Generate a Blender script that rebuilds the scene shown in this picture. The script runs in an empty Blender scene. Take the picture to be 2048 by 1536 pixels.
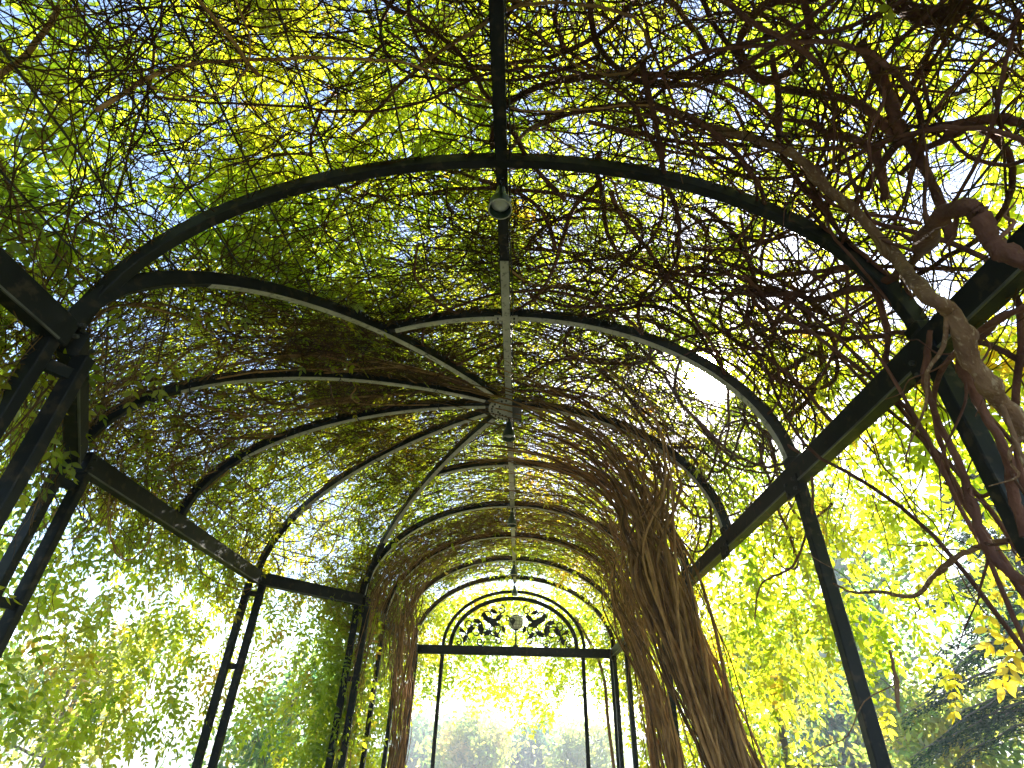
import bpy, bmesh, math, random
import numpy as np
from mathutils import Vector, Matrix
random.seed(7); rng = np.random.default_rng(7)
SC = bpy.context.scene
R = math.radians
U = 2.6                    # ridge height above the eye, metres
EYE = 1.5
# ---------------------------------------------------------------- camera
cam = bpy.data.cameras.new('camera'); cam.sensor_width = 36; cam.lens = 36*1076/2048
cam.clip_start = .02; cam.clip_end = 3000
camo = bpy.data.objects.new('camera', cam); SC.collection.objects.link(camo); SC.camera = camo
def cam_axes():
    pi, ya, ro = .5878, -.0286, .0291
    c, s = math.cos(pi), math.sin(pi); cy, sy = math.cos(ya), math.sin(ya); cr, sr = math.cos(ro), math.sin(ro)
    yaw = Matrix(((cy, -sy, 0), (sy, cy, 0), (0, 0, 1)))
    pit = Matrix(((1, 0, 0), (0, c, s), (0, -s, c)))       # rows: right, forward, up
    rol = Matrix(((cr, 0, sr), (0, 1, 0), (-sr, 0, cr)))
    return rol @ pit @ yaw
AX = cam_axes()
right, fwd, up = AX[0].copy(), AX[1].copy(), AX[2].copy()
CAM = Vector((.0553*U, 0, EYE))
m = Matrix((right, up, -fwd)).transposed().to_4x4(); m.translation = CAM
camo.matrix_world = m
F = 1076.0
def ray(u, v):             # direction through a place in the 2048x1536 photograph (used only to measure)
    d = right*((u-1024)/F) + fwd + up*(-(v-768)/F)
    return d.normalized()
# ---------------------------------------------------------------- sky and sun
SUN_AZ, SUN_EL = 22.6, 33.7
sun_dir = ray(1414, 752)
SUN_AZ = math.degrees(math.atan2(sun_dir.x, sun_dir.y)); SUN_EL = math.degrees(math.asin(sun_dir.z))
world = bpy.data.worlds.new('World'); SC.world = world; world.use_nodes = True
nt = world.node_tree; nt.nodes.clear()
N = nt.nodes.new; L = nt.links.new
sky = N('ShaderNodeTexSky'); sky.sky_type = 'NISHITA'; sky.sun_disc = False
sky.sun_elevation = R(SUN_EL); sky.sun_rotation = R(SUN_AZ); sky.air_density = 1.0; sky.dust_density = .7; sky.ozone_density = 1.5
bg = N('ShaderNodeBackground'); bg.inputs[1].default_value = .12
L(sky.outputs[0], bg.inputs[0])
# the glare of the low sun itself: a bright core and its aureole in the air
tc = N('ShaderNodeTexCoord'); dp = N('ShaderNodeVectorMath'); dp.operation = 'DOT_PRODUCT'
L(tc.outputs['Generated'], dp.inputs[0]); dp.inputs[1].default_value = tuple(sun_dir)
ac = N('ShaderNodeMath'); ac.operation = 'ARCCOSINE'; ac.use_clamp = False; L(dp.outputs['Value'], ac.inputs[0])
def mth(op, a, b=None):
    n = N('ShaderNodeMath'); n.operation = op
    for i, x in enumerate((a, b)):
        if x is None: continue
        if isinstance(x, (int, float)): n.inputs[i].default_value = x
        else: L(x, n.inputs[i])
    return n.outputs[0]
e1 = mth('MULTIPLY', mth('EXPONENT', mth('MULTIPLY', mth('POWER', mth('DIVIDE', ac.outputs[0], R(2.1)), 6), -1)), 80)
e2 = mth('MULTIPLY', mth('EXPONENT', mth('MULTIPLY', mth('DIVIDE', ac.outputs[0], R(1.2)), -1)), 6)
core = N('ShaderNodeBackground'); core.inputs[0].default_value = (1, .93, .82, 1); L(mth('ADD', e1, e2), core.inputs[1])
add = N('ShaderNodeAddShader'); L(bg.outputs[0], add.inputs[0]); L(core.outputs[0], add.inputs[1])
wo = N('ShaderNodeOutputWorld'); L(add.outputs[0], wo.inputs[0])
sl = bpy.data.lights.new('sun', 'SUN'); sl.energy = 5; sl.angle = R(.5); sl.color = (1, .93, .82)
so = bpy.data.objects.new('sun', sl); SC.collection.objects.link(so)
so.rotation_euler = sun_dir.to_track_quat('Z', 'Y').to_euler(); so.location = (10, 20, 20)
SC.view_settings.view_transform = 'Standard'; SC.view_settings.look = 'None'; SC.view_settings.gamma = 1
SC.view_settings.exposure = 2.28
SC.cycles.max_bounces = 8; SC.cycles.diffuse_bounces = 5; SC.cycles.glossy_bounces = 2
SC.cycles.transmission_bounces = 8; SC.cycles.transparent_max_bounces = 4
SC.cycles.use_denoising = True; SC.cycles.caustics_reflective = False; SC.cycles.caustics_refractive = False
SC.cycles.sample_clamp_indirect = 4

# ---------------------------------------------------------------- materials
def newmat(name):
    mt = bpy.data.materials.new(name); mt.use_nodes = True; mt.node_tree.nodes.clear(); return mt, mt.node_tree
def surf_mat(name, c1, c2, scale=8, rough=.6, bump=.2, detail=6, stretch=None, spec=.4, metal=0, c3=None, bdist=.01, vary=0):
    mt, t = newmat(name); N = t.nodes.new; L = t.links.new
    out = N('ShaderNodeOutputMaterial'); b = N('ShaderNodeBsdfPrincipled'); L(b.outputs[0], out.inputs[0])
    b.inputs['Roughness'].default_value = rough; b.inputs['Specular IOR Level'].default_value = spec; b.inputs['Metallic'].default_value = metal
    co = N('ShaderNodeTexCoord'); src = co.outputs['Object']
    if stretch:
        mp = N('ShaderNodeMapping'); mp.inputs['Scale'].default_value = stretch; L(src, mp.inputs[0]); src = mp.outputs[0]
    no = N('ShaderNodeTexNoise'); no.inputs['Scale'].default_value = scale; no.inputs['Detail'].default_value = detail; L(src, no.inputs['Vector'])
    rp = N('ShaderNodeValToRGB'); L(no.outputs['Fac'], rp.inputs[0])
    rp.color_ramp.elements[0].position = .3; rp.color_ramp.elements[0].color = (*c1, 1)
    rp.color_ramp.elements[1].position = .65; rp.color_ramp.elements[1].color = (*c2, 1)
    col = rp.outputs[0]
    if c3:
        n3 = N('ShaderNodeTexNoise'); n3.inputs['Scale'].default_value = scale*6; n3.inputs['Detail'].default_value = 3; L(src, n3.inputs['Vector'])
        r3 = N('ShaderNodeValToRGB'); r3.color_ramp.elements[0].position = .56; r3.color_ramp.elements[1].position = .66; L(n3.outputs['Fac'], r3.inputs[0])
        mx = N('ShaderNodeMix'); mx.data_type = 'RGBA'; L(r3.outputs[0], mx.inputs[0]); L(col, mx.inputs[6]); mx.inputs[7].default_value = (*c3, 1); col = mx.outputs[2]
    if vary:
        oi = N('ShaderNodeObjectInfo'); mr = N('ShaderNodeMapRange'); L(oi.outputs['Random'], mr.inputs[0]); mr.inputs[3].default_value = 1-vary; mr.inputs[4].default_value = 1+vary
        hv = N('ShaderNodeHueSaturation'); L(mr.outputs[0], hv.inputs['Value']); L(col, hv.inputs['Color']); col = hv.outputs[0]
    L(col, b.inputs['Base Color'])
    bm = N('ShaderNodeBump'); bm.inputs['Strength'].default_value = bump; bm.inputs['Distance'].default_value = bdist
    n2 = N('ShaderNodeTexNoise'); n2.inputs['Scale'].default_value = scale*5; L(src, n2.inputs['Vector'])
    L(n2.outputs['Fac'], bm.inputs['Height']); L(bm.outputs[0], b.inputs['Normal'])
    return mt
M_iron = surf_mat('green_black_paint', (.006, .007, .0075), (.016, .018, .019), 3, .5, .3, c3=(.045, .034, .025), spec=.18, bdist=.004)
M_iron2 = surf_mat('grey_paint_and_bounce_light', (.42, .40, .38), (.62, .59, .56), 6, .45, .15, c3=(.26, .25, .23), spec=.5)  # grey of the fittings; also ground bounce painted under ribs and ridge
M_lip = surf_mat('lighter_beam_edge', (.05, .05, .045), (.12, .12, .11), 8, .5, .1)  # somewhat lighter than the beam it edges
M_bolt = surf_mat('dark_bolt', (.02, .02, .02), (.05, .05, .05), 40, .5, .1)
M_wire = surf_mat('dark_wire', (.03, .03, .025), (.06, .055, .05), 20, .5, .1)
M_tie = surf_mat('black_plastic', (.012, .012, .012), (.02, .02, .02), 20, .45, .05)
M_shade = surf_mat('lamp_shade_green', (.012, .03, .02), (.02, .045, .03), 12, .35, .05, spec=.6)
M_bulb = surf_mat('frosted_bulb', (.72, .71, .68), (.82, .81, .78), 60, .35, .35, bdist=.003)
M_globe = surf_mat('white_globe', (.75, .75, .72), (.85, .85, .82), 6, .5, .05)
M_bark = surf_mat('vine_bark', (.13, .065, .04), (.28, .16, .09), 14, .85, .9, stretch=(1, 1, .35), c3=(.36, .25, .16), spec=.15, bdist=.012)
M_bark_r = surf_mat('old_vine_bark', (.075, .032, .026), (.19, .085, .06), 12, .85, .9, stretch=(1, 1, .4), spec=.15, bdist=.012, vary=.35)
M_stem = surf_mat('vine_stem', (.20, .10, .04), (.40, .23, .10), 10, .8, .4, spec=.15, vary=.6)
M_twig = surf_mat('shaded_vine_twig', (.04, .022, .009), (.14, .075, .026), 5, .8, 0, spec=.12)  # darker twig copy: backlit shade of the near runners is in the colour
M_twig2 = surf_mat('bounce_lit_vine_twig', (.10, .052, .018), (.30, .165, .055), 5, .8, 0, spec=.12)  # brighter twig copy: warm bounce in tunnel and bay is in the colour
M_trunk = surf_mat('tree_bark', (.13, .10, .08), (.24, .2, .16), 9, .9, .8, stretch=(1, 1, .3), spec=.1)
M_pale = surf_mat('pale_tree_bark', (.34, .31, .27), (.5, .47, .42), 9, .9, .8, stretch=(1, 1, .3), spec=.1)
M_ground = surf_mat('grass_ground', (.03, .05, .015), (.07, .08, .03), 1.2, .95, .5, spec=.1)
M_path = surf_mat('pale_gravel', (.16, .14, .11), (.26, .23, .19), 18, .95, .6, spec=.1)
M_hill = surf_mat('wooded_hill', (.05, .07, .03), (.12, .12, .05), .05, .95, .5, spec=.05, bdist=2)
def leaf_mat(name, stops, trans=.62, tboost=1.0, gloss=.06, shadow=True):
    mt, t = newmat(name); N = t.nodes.new; L = t.links.new
    out = N('ShaderNodeOutputMaterial')
    at = N('ShaderNodeAttribute'); at.attribute_name = 'tint'
    oi = N('ShaderNodeObjectInfo')
    rp = N('ShaderNodeValToRGB'); L(at.outputs['Fac'], rp.inputs[0])
    els = rp.color_ramp.elements
    while len(els) < len(stops): els.new(.5)
    for e, (p, c) in zip(els, stops): e.position = p; e.color = (*c, 1)
    d = N('ShaderNodeBsdfDiffuse'); tr = N('ShaderNodeBsdfTranslucent')
    hs = N('ShaderNodeHueSaturation'); hs.inputs['Saturation'].default_value = 1; hs.inputs['Value'].default_value = .35; L(rp.outputs[0], hs.inputs['Color'])
    L(hs.outputs[0], d.inputs[0]); L(rp.outputs[0], tr.inputs[0])
    mx = N('ShaderNodeMixShader'); mx.inputs[0].default_value = trans; L(d.outputs[0], mx.inputs[1]); L(tr.outputs[0], mx.inputs[2])
    g = N('ShaderNodeBsdfGlossy'); g.inputs['Roughness'].default_value = .35; g.inputs[0].default_value = (.8, .85, .8, 1)
    m2 = N('ShaderNodeMixShader'); m2.inputs[0].default_value = gloss; L(mx.outputs[0], m2.inputs[1]); L(g.outputs[0], m2.inputs[2])
    L(m2.outputs[0], out.inputs[0])
    return mt
M_leaf = leaf_mat('wisteria_leaf', [(0, (.17, .29, .010)), (.3, (.36, .50, .014)), (.55, (.56, .63, .020)), (.78, (.72, .67, .03)), (.92, (.82, .55, .03)), (1, (.7, .3, .03))], .85)
M_far = leaf_mat('tree_leaf', [(0, (.04, .15, .07)), (.4, (.24, .4, .08)), (.7, (.5, .52, .08)), (1, (.85, .6, .16))], .82)
M_conifer = leaf_mat('conifer_needles', [(0, (.015, .06, .025)), (.6, (.04, .12, .035)), (1, (.14, .22, .05))], .3, gloss=.03)

# ---------------------------------------------------------------- helpers
COL = SC.collection
def link(o, parent=None):
    COL.objects.link(o)
    if parent: o.parent = parent
    return o
def tag(o, label=None, cat=None, group=None, kind=None):
    if label: o['label'] = label
    if cat: o['category'] = cat
    if group: o['group'] = group
    if kind: o['kind'] = kind
    return o
def empty(name, loc=(0, 0, 0)):
    o = bpy.data.objects.new(name, None); o.location = loc; o.empty_display_size = .1; return link(o)
def place(o, parent):
    """parent a mesh built in world coordinates to a thing whose origin is elsewhere"""
    o.parent = parent; o.location = -Vector(parent.location) if parent.parent is None else Vector((0, 0, 0)); return o
def mesh_np(name, verts, faces, mat, parent=None, tint=None, smooth=False):
    """verts (n,3), faces (m,k) arrays"""
    me = bpy.data.meshes.new(name)
    verts = np.asarray(verts, np.float32); faces = np.asarray(faces, np.int32)
    nv, (nf, k) = len(verts), faces.shape
    me.vertices.add(nv); me.vertices.foreach_set('co', verts.ravel())
    me.loops.add(nf*k); me.loops.foreach_set('vertex_index', faces.ravel())
    me.polygons.add(nf); me.polygons.foreach_set('loop_start', np.arange(0, nf*k, k, dtype=np.int32))
    if smooth: me.polygons.foreach_set('use_smooth', np.ones(nf, bool))
    me.update(calc_edges=True)
    if tint is not None:
        a = me.attributes.new('tint', 'FLOAT', 'POINT'); a.data.foreach_set('value', np.asarray(tint, np.float32))
    me.materials.append(mat)
    o = bpy.data.objects.new(name, me); COL.objects.link(o)
    if parent is not None: place(o, parent)
    return o
def tubes(P, rad, sides=3, rnd=0):
    """P (n,k,3) polylines, rad (n,k): one vertex/face array of open tubes, triangulated quads as quads"""
    P = np.asarray(P, float); n, k, _ = P.shape
    T = np.gradient(P, axis=1); T /= np.linalg.norm(T, axis=2, keepdims=True)+1e-9
    ref = np.zeros_like(T); ref[..., 2] = 1; bad = np.abs(T[..., 2]) > .9; ref[bad] = (1, 0, 0)
    # keep one reference per tube to avoid twists
    mean_bad = (np.abs(T[..., 2]).mean(1) > .7); ref[:] = (0, 0, 1); ref[mean_bad] = (0.3, 1, 0)
    A = np.cross(T, ref); A /= np.linalg.norm(A, axis=2, keepdims=True)+1e-9; B = np.cross(T, A)
    ang = np.arange(sides)*2*np.pi/sides
    ring = A[:, :, None]*np.cos(ang)[None, None, :, None]+B[:, :, None]*np.sin(ang)[None, None, :, None]
    rr = np.asarray(rad, float)
    if rr.ndim == 2: rr = rr[:, :, None, None]
    V = P[:, :, None]+ring*rr
    idx = np.arange(n*k*sides).reshape(n, k, sides)
    a = idx[:, :-1]; b = idx[:, 1:]
    Fq = np.stack([a, np.roll(a, -1, 2), np.roll(b, -1, 2), b], -1).reshape(-1, 4)
    return V.reshape(-1, 3), Fq
def tube_obj(name, pts, rad, mat, parent=None, sides=8, smooth=True):
    pts = np.asarray([tuple(p) for p in pts], float)[None]
    rad = np.broadcast_to(np.asarray(rad, float), (pts.shape[1],))[None]
    V, Fq = tubes(pts, rad, sides); o = mesh_np(name, V, Fq, mat, parent, smooth=smooth)
    return o
def smooth_path(pts, k=8):
    """Catmull-Rom through control points"""
    p = [np.array(tuple(q), float) for q in pts]; p = [2*p[0]-p[1]]+p+[2*p[-1]-p[-2]]; out = []
    for i in range(1, len(p)-2):
        for j in range(k):
            t = j/k; out.append(.5*((2*p[i])+(-p[i-1]+p[i+1])*t+(2*p[i-1]-5*p[i]+4*p[i+1]-p[i+2])*t*t+(-p[i-1]+3*p[i]-3*p[i+1]+p[i+2])*t**3))
    out.append(p[-2]); return np.array(out)
def bm_obj(name, bm, mat, parent=None, smooth=False):
    me = bpy.data.meshes.new(name); bmesh.ops.recalc_face_normals(bm, faces=bm.faces); bm.to_mesh(me); bm.free(); me.materials.append(mat)
    if smooth:
        for p in me.polygons: p.use_smooth = True
    o = bpy.data.objects.new(name, me); COL.objects.link(o)
    if parent is not None: place(o, parent)
    return o
def bar(name, pts, w, h, mat, parent, upv=None, side=None, wob=0.0):
    """rectangular bar swept along pts; h along the local 'up' (outward), w across; bevelled a little"""
    P = np.array([tuple(p) for p in pts], float); T = np.gradient(P, axis=0); T /= np.linalg.norm(T, axis=1, keepdims=True)
    if side is not None:
        S = np.broadcast_to(np.array(side, float), T.shape).copy(); S -= (S*T).sum(1, keepdims=True)*T
        S /= np.linalg.norm(S, axis=1, keepdims=True); Uv = np.cross(S, T)
    else:
        Uv = np.broadcast_to(np.array(upv, float), T.shape).copy(); Uv -= (Uv*T).sum(1, keepdims=True)*T
        Uv /= np.linalg.norm(Uv, axis=1, keepdims=True); S = np.cross(T, Uv)
    c = min(w, h)*.09
    prof = [(-w/2+c, -h/2), (w/2-c, -h/2), (w/2, -h/2+c), (w/2, h/2-c), (w/2-c, h/2), (-w/2+c, h/2), (-w/2, h/2-c), (-w/2, -h/2+c)]
    k = len(P); V = []
    for i in range(k):
        for a, b in prof: V.append(P[i]+S[i]*a+Uv[i]*b)
    Fq = [[i*8+j, i*8+(j+1) % 8, (i+1)*8+(j+1) % 8, (i+1)*8+j] for i in range(k-1) for j in range(8)]
    bm = bmesh.new(); vs = [bm.verts.new(v) for v in V]
    for f in Fq: bm.faces.new([vs[q] for q in f])
    bm.faces.new(vs[:8]); bm.faces.new(vs[-8:])
    return bm_obj(name, bm, mat, parent)
def lathe(name, prof, mat, parent, seg=20, loc=(0, 0, 0)):
    bm = bmesh.new(); rings = []
    for r, z in prof:
        rings.append([bm.verts.new((loc[0]+r*math.cos(2*math.pi*j/seg), loc[1]+r*math.sin(2*math.pi*j/seg), loc[2]+z)) for j in range(seg)] if r > 1e-6 else [bm.verts.new((loc[0], loc[1], loc[2]+z))])
    for a, b in zip(rings, rings[1:]):
        for j in range(seg):
            if len(a) == 1 and len(b) == 1: continue
            if len(a) == 1: bm.faces.new((a[0], b[j], b[(j+1) % seg]))
            elif len(b) == 1: bm.faces.new((a[j], b[0], a[(j+1) % seg]))
            else: bm.faces.new((a[j], b[j], b[(j+1) % seg], a[(j+1) % seg]))
    return bm_obj(name, bm, mat, parent, smooth=True)
def snoise(X, scale, seed, octs=2):
    """cheap smooth noise in about -1..1 from sums of sines"""
    r = np.random.default_rng(seed); X = np.asarray(X, float); s = np.zeros(X.shape[:-1])
    for o in range(octs):
        for _ in range(7):
            k = r.normal(size=3); k = k/np.linalg.norm(k)*(2**o)/scale*2*np.pi*r.uniform(.6, 1.3)
            s += np.sin(X@k+r.uniform(0, 6.28))/(1.6**o)
    return s/3.2

# ---------------------------------------------------------------- ground and far setting
bm = bmesh.new(); g = 60; S = 1500
gv = {}
for i in range(g+1):
    for j in range(g+1):
        x = math.copysign((abs(i-g/2)/(g/2))**2.2*S, i-g/2); y = math.copysign((abs(j-g/2)/(g/2))**2.2*S, j-g/2)
        d = math.hypot(x, y); z = 0
        if d > 18: z = -min(14, (d-18)*.16)+.5*math.sin(x*.05)*min(1, (d-18)/40)
        gv[i, j] = bm.verts.new((x, y, z))
for i in range(g):
    for j in range(g): bm.faces.new((gv[i, j], gv[i+1, j], gv[i+1, j+1], gv[i, j+1]))
tag(bm_obj('ground', bm, M_ground, smooth=True), kind='structure')
bm = bmesh.new(); nP = 24
pv = [[bm.verts.new((sx*(1.5+.05*math.sin(i*1.3+sx)), -5+i*1.0, .006)) for sx in (-1, 1)] for i in range(nP)]
for a, b in zip(pv, pv[1:]): bm.faces.new((a[0], a[1], b[1], b[0]))
tag(bm_obj('path', bm, M_path), kind='structure')
def hill(name, az0, az1, dist, depth, hgt, seed):
    bm = bmesh.new(); n, k = 60, 14; vv = []
    for i in range(n+1):
        az = R(az0+(az1-az0)*i/n); row = []
        for j in range(k+1):
            d = dist+depth*j/k; t = j/k
            z = -14+(hgt+14)*math.sin(min(1, t*1.35)*math.pi/2)*(.72+.28*math.sin(az*3+seed)+.08*math.sin(az*17+seed*2)) if t < .9 else -14
            row.append(bm.verts.new((d*math.sin(az), d*math.cos(az), z)))
        vv.append(row)
    for i in range(n):
        for j in range(k): bm.faces.new((vv[i][j], vv[i][j+1], vv[i+1][j+1], vv[i+1][j]))
    return tag(bm_obj(name, bm, M_hill, smooth=True), kind='structure')
hill('hills', -80, 80, 260, 500, 9, 1.0)

# ---------------------------------------------------------------- pergola geometry
HA, ZS, ZR = .6766*U, EYE+.5469*U, EYE+U          # half width, spring height, ridge height
VB = ZR-ZS                                        # rise
Y0, DY = .6773*U, .4868*U
ARCH_Y = [Y0+DY*i for i in range(8)]; YEND = 4.2*U
YH = ARCH_Y[2]
NA, NB_, NC_, ND = np.array([-HA, ARCH_Y[0]]), np.array([-2.58, 2.97]), np.array([-2.64, 5.82]), np.array([-HA, ARCH_Y[4]])
NODES = [NA, NB_, NC_, ND]; NY = [n[1] for n in NODES]; NX = [n[0] for n in NODES]
NM = np.array([np.interp(YH-.1, NY, NX), YH-.1])
def vault(x): return ZS+VB*math.sqrt(max(0, 1-(x/HA)**2))
def edge_left(u):                                  # plan point on the left plate line
    u = np.asarray(u, float); x = np.where((u > NY[0]) & (u < NY[3]), np.interp(u, NY, NX), -HA)
    return np.stack([x, u], -1)
def surf(side, u, th, r=0.0):
    """point on the roof: side -1 left / +1 right, u along, th 0 at the plate to pi/2 at the ridge (negative: hangs below), r outward"""
    side = np.asarray(side, float); u = np.asarray(u, float); th = np.asarray(th, float)
    side, u, th, r = np.broadcast_arrays(side, u, th, np.asarray(r, float))
    # side -2: the left half of the plain vault, lifted onto the bay roof where it runs into the bay
    vl = side < -1.5
    inaps = (side < 0) & ~vl & (u > NY[0]) & (u < NY[3])
    E = edge_left(u); E = np.where(vl[..., None], np.stack([np.full(u.shape, -HA), u], -1), E); E = np.where((side < 0)[..., None], E, np.stack([np.full(u.shape, HA), u], -1))
    O = np.stack([np.zeros(u.shape), np.where(inaps, YH, u)], -1)
    D = E-O; Ln = np.linalg.norm(D, axis=-1); d = D/Ln[..., None]
    tp = np.maximum(th, 0)
    nx, nz = np.cos(tp)/Ln, np.sin(tp)/VB; nn = np.hypot(nx, nz); nx, nz = nx/nn, nz/nn
    h = Ln*np.cos(tp)+nx*r; z = ZS+VB*np.sin(tp)+nz*r+np.minimum(th, 0)*1.3
    P = np.empty(u.shape+(3,)); P[..., :2] = O+d*h[..., None]; P[..., 2] = z
    if vl.any():
        c = np.cos(tp); P[..., 2] += np.where(vl, roof_z(-HA*c, u)-(ZS+VB*np.sqrt(np.maximum(0, 1-c*c))), 0)
    return P
def roof_z(x, y):
    """roof height over a plan point"""
    x = np.asarray(x, float); y = np.asarray(y, float)
    rho = np.abs(x)/HA
    ang = np.abs(y-YH)/(ARCH_Y[2]-ARCH_Y[0]); w = (x < 0) & (ang < np.abs(x)/HA)
    # distance ratio in the bay
    rb = rho.copy()
    for a, b in zip(NODES, NODES[1:]):
        ax, ay, bx, by = a[0], a[1]-YH, b[0], b[1]-YH; det = ax*by-ay*bx
        s = (x*by-(y-YH)*bx)/det; t = (ax*(y-YH)-ay*x)/det
        inside = (s >= -1e-6) & (t >= -1e-6); rb = np.where(w & inside, s+t, rb)
    return ZS+VB*np.sqrt(np.maximum(0, 1-np.minimum(rb, 1)**2))

pergola = tag(empty('iron_pergola', (0, 4, 0)), 'dark painted iron tunnel pergola with arched ribs, long ridge bar and side beams', 'pergola')
RW, RH = .05, .075
def arch_pts(y, side0=-1, th0=0, th1=math.pi, n=36, off=.0375, a=HA, b=VB, z0=ZS):
    return [(-math.cos(t)*(a+off), y, z0+math.sin(t)*(b+off)) for t in np.linspace(th0, th1, n)]
for i, y in enumerate([-3.3, -2.04, -.77+.0, .49] + ARCH_Y):
    k = i-4; th0 = 0; n = 36
    if k in (1, 3): th0 = math.acos(min(1, abs(y-YH)/(ARCH_Y[2]-ARCH_Y[0])))+.03
    if k == 2: th0 = math.pi/2+.04
    if k == -1: continue       # the frame is open between the first visible arch and the one behind the camera
    bar('arch_rib', arch_pts(y, th0=th0, n=n), RW, RH, M_iron, pergola, side=(0, 1, 0))
    # pale strip under the farther ribs: bounced ground light put into the colour
    bar('rib_bounce_strip', [tuple(p) for p in arch_pts(y, th0=th0+.02, th1=math.pi-.02, n=n, off=-.004)], RW*.86, .006, M_iron2, pergola, side=(0, 1, 0)) if k >= 1 else None
def quarter(E, n=26, off=.0375, th0=0, th1=math.pi/2-.07):
    d = np.array(E)-np.array([0, YH]); Ln = np.linalg.norm(d); d /= Ln; out = []
    for t in np.linspace(th0, th1, n):
        out.append((d[0]*(Ln+off)*math.cos(t), YH+d[1]*(Ln+off)*math.cos(t), ZS+(VB+off)*math.sin(t)))
    return out, d
for E_ in (NA, NB_, NM, NC_, ND):
    pts, d = quarter(E_); sd = (-d[1], d[0], 0)
    bar('bay_rib', pts, RW, RH, M_iron, pergola, side=sd)
    pts, d = quarter(E_, off=-.004, th0=.5, th1=math.pi/2-.085)
    bar('rib_bounce_strip', pts, RW*.86, .006, M_iron2, pergola, side=sd)  # pale strip paints bounced light on the bay rib's underside
# ridge
bar('ridge_bar', [(0, y, ZR+.036) for y in np.linspace(-4, YEND, 30)], .065, .07, M_iron, pergola, side=(1, 0, 0))
bar('ridge_bounce_strip', [(0, y, ZR-.003) for y in np.linspace(ARCH_Y[0]+.7, YEND-.1, 20)], .056, .006, M_iron2, pergola, side=(1, 0, 0))  # underside of the dark ridge painted pale for light bounced off the ground
# plates
PW, PH = .075, .13
def plate(a, b, za=ZS-.04, lip=None):
    a = np.array(a, float); b = np.array(b, float); d = (b-a)/np.linalg.norm(b-a); ind = np.array([-d[1], d[0]])
    if ind[0]*(-a[0]) < 0: ind = -ind
    n = 12
    bar('side_beam', [(*(a+(b-a)*t), za) for t in np.linspace(0, 1, n)], PW, PH, M_iron, pergola, upv=(0, 0, 1))
    q = ind*(PW/2+.004)
    bar('beam_lip', [(*(a+(b-a)*t+q), za-PH/2+.002) for t in np.linspace(.01, .99, n)], .010, .010, M_lip, pergola, upv=(0, 0, 1))
plate((HA+.03, -3.5), (HA+.03, YEND))
plate((-HA-.03, -3.5), (-HA-.03, ARCH_Y[0]-.02)); plate(NA+(-.03, .03), NB_+(0, -.03)); plate(NB_+(0, .03), NC_-(0, .03)); plate(NC_+(0, .03), ND+(-.03, -.03)); plate((-HA-.03, ARCH_Y[4]+.03), (-HA-.03, YEND))
bar('tie_beam', [(x, YEND, ZS-.03) for x in np.linspace(-HA-.1, HA+.1, 12)], .08, .15, M_iron, pergola, side=(0, 1, 0))
# posts
def post(x, y, w=.06, dd=.06, top=ZS-.1, mat=M_iron):
    z0 = 0
    bar('post', [(x+.004*math.sin(z*2.1+x*9), y, z) for z in np.linspace(z0, top, 8)], w, dd, mat, pergola, side=(1, 0, 0))
def gusset(x, y, s):
    bm = bmesh.new()
    bmesh.ops.create_cube(bm, size=1, matrix=Matrix.Translation((x, y, ZS-.115))@Matrix.Diagonal((.012, .16, .11, 1)))
    g_ = bm_obj('gusset_plate', bm, M_iron, pergola)
    for yy in (-.05, .05):
        for zz in (-.03, .03):
            bm = bmesh.new(); bmesh.ops.create_cone(bm, cap_ends=True, segments=8, radius1=.011, radius2=.010, depth=.014, matrix=Matrix.Translation((x-s*.012, y+yy, ZS-.115+zz))@Matrix.Rotation(math.pi/2, 4, 'Y'))
            o = bm_obj('bolt', bm, M_bolt); o.parent = g_
for k, y in enumerate(ARCH_Y):
    if k != 2: post(HA+.03, y, .07, .06)
    gusset(HA+.03-.045, y, 1)
for y in (-3.3, -2.04, -.77): post(HA+.03, y, .07, .06); post(-HA-.03, y, .07, .06)
for nd, dirv in ((NA, (.55, .83)), (NB_, (.25, .97)), (NC_, (.98, .35)), (ND, (.98, .2))):
    for s in (-1, 1): post(nd[0]-.01+dirv[0]*s*.06, nd[1]+dirv[1]*s*.075, .07, .05, top=ZS-.105)
    for z in (1.1, 2.05, ZS-.2):
        bm = bmesh.new(); bmesh.ops.create_cube(bm, size=1, matrix=Matrix.Translation((nd[0]-.01, nd[1], z))@Matrix.Rotation(math.atan2(dirv[1], dirv[0]), 4, 'Z')@Matrix.Diagonal((.11, .03, .05, 1)))
        bm_obj('spacer_plate', bm, M_iron, pergola)
for y in ARCH_Y[5:]: post(-HA-.03, y, .06, .06)
for x in (-HA-.02, -.5*U, .5*U*.98, HA+.02): post(x, YEND, .065, .06, top=ZS-.11)
for x in (HA+.35,): post(x, YEND+.4, .05, .05, top=ZS)
for a_, b_, w in ((.5*U, .373*U, .055), (.447*U, .325*U, .07)):
    bar('end_arch', [(-math.cos(t)*a_, YEND, ZS+.045+math.sin(t)*b_) for t in np.linspace(0, math.pi, 34)], .05, w, M_iron, pergola, side=(0, 1, 0))
for zz in (.11, .16): tube_obj('thin_wire', [(x, YEND, ZS+zz) for x in np.linspace(-1.05, 1.05, 5)], .004, M_wire, pergola, 5)
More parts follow.
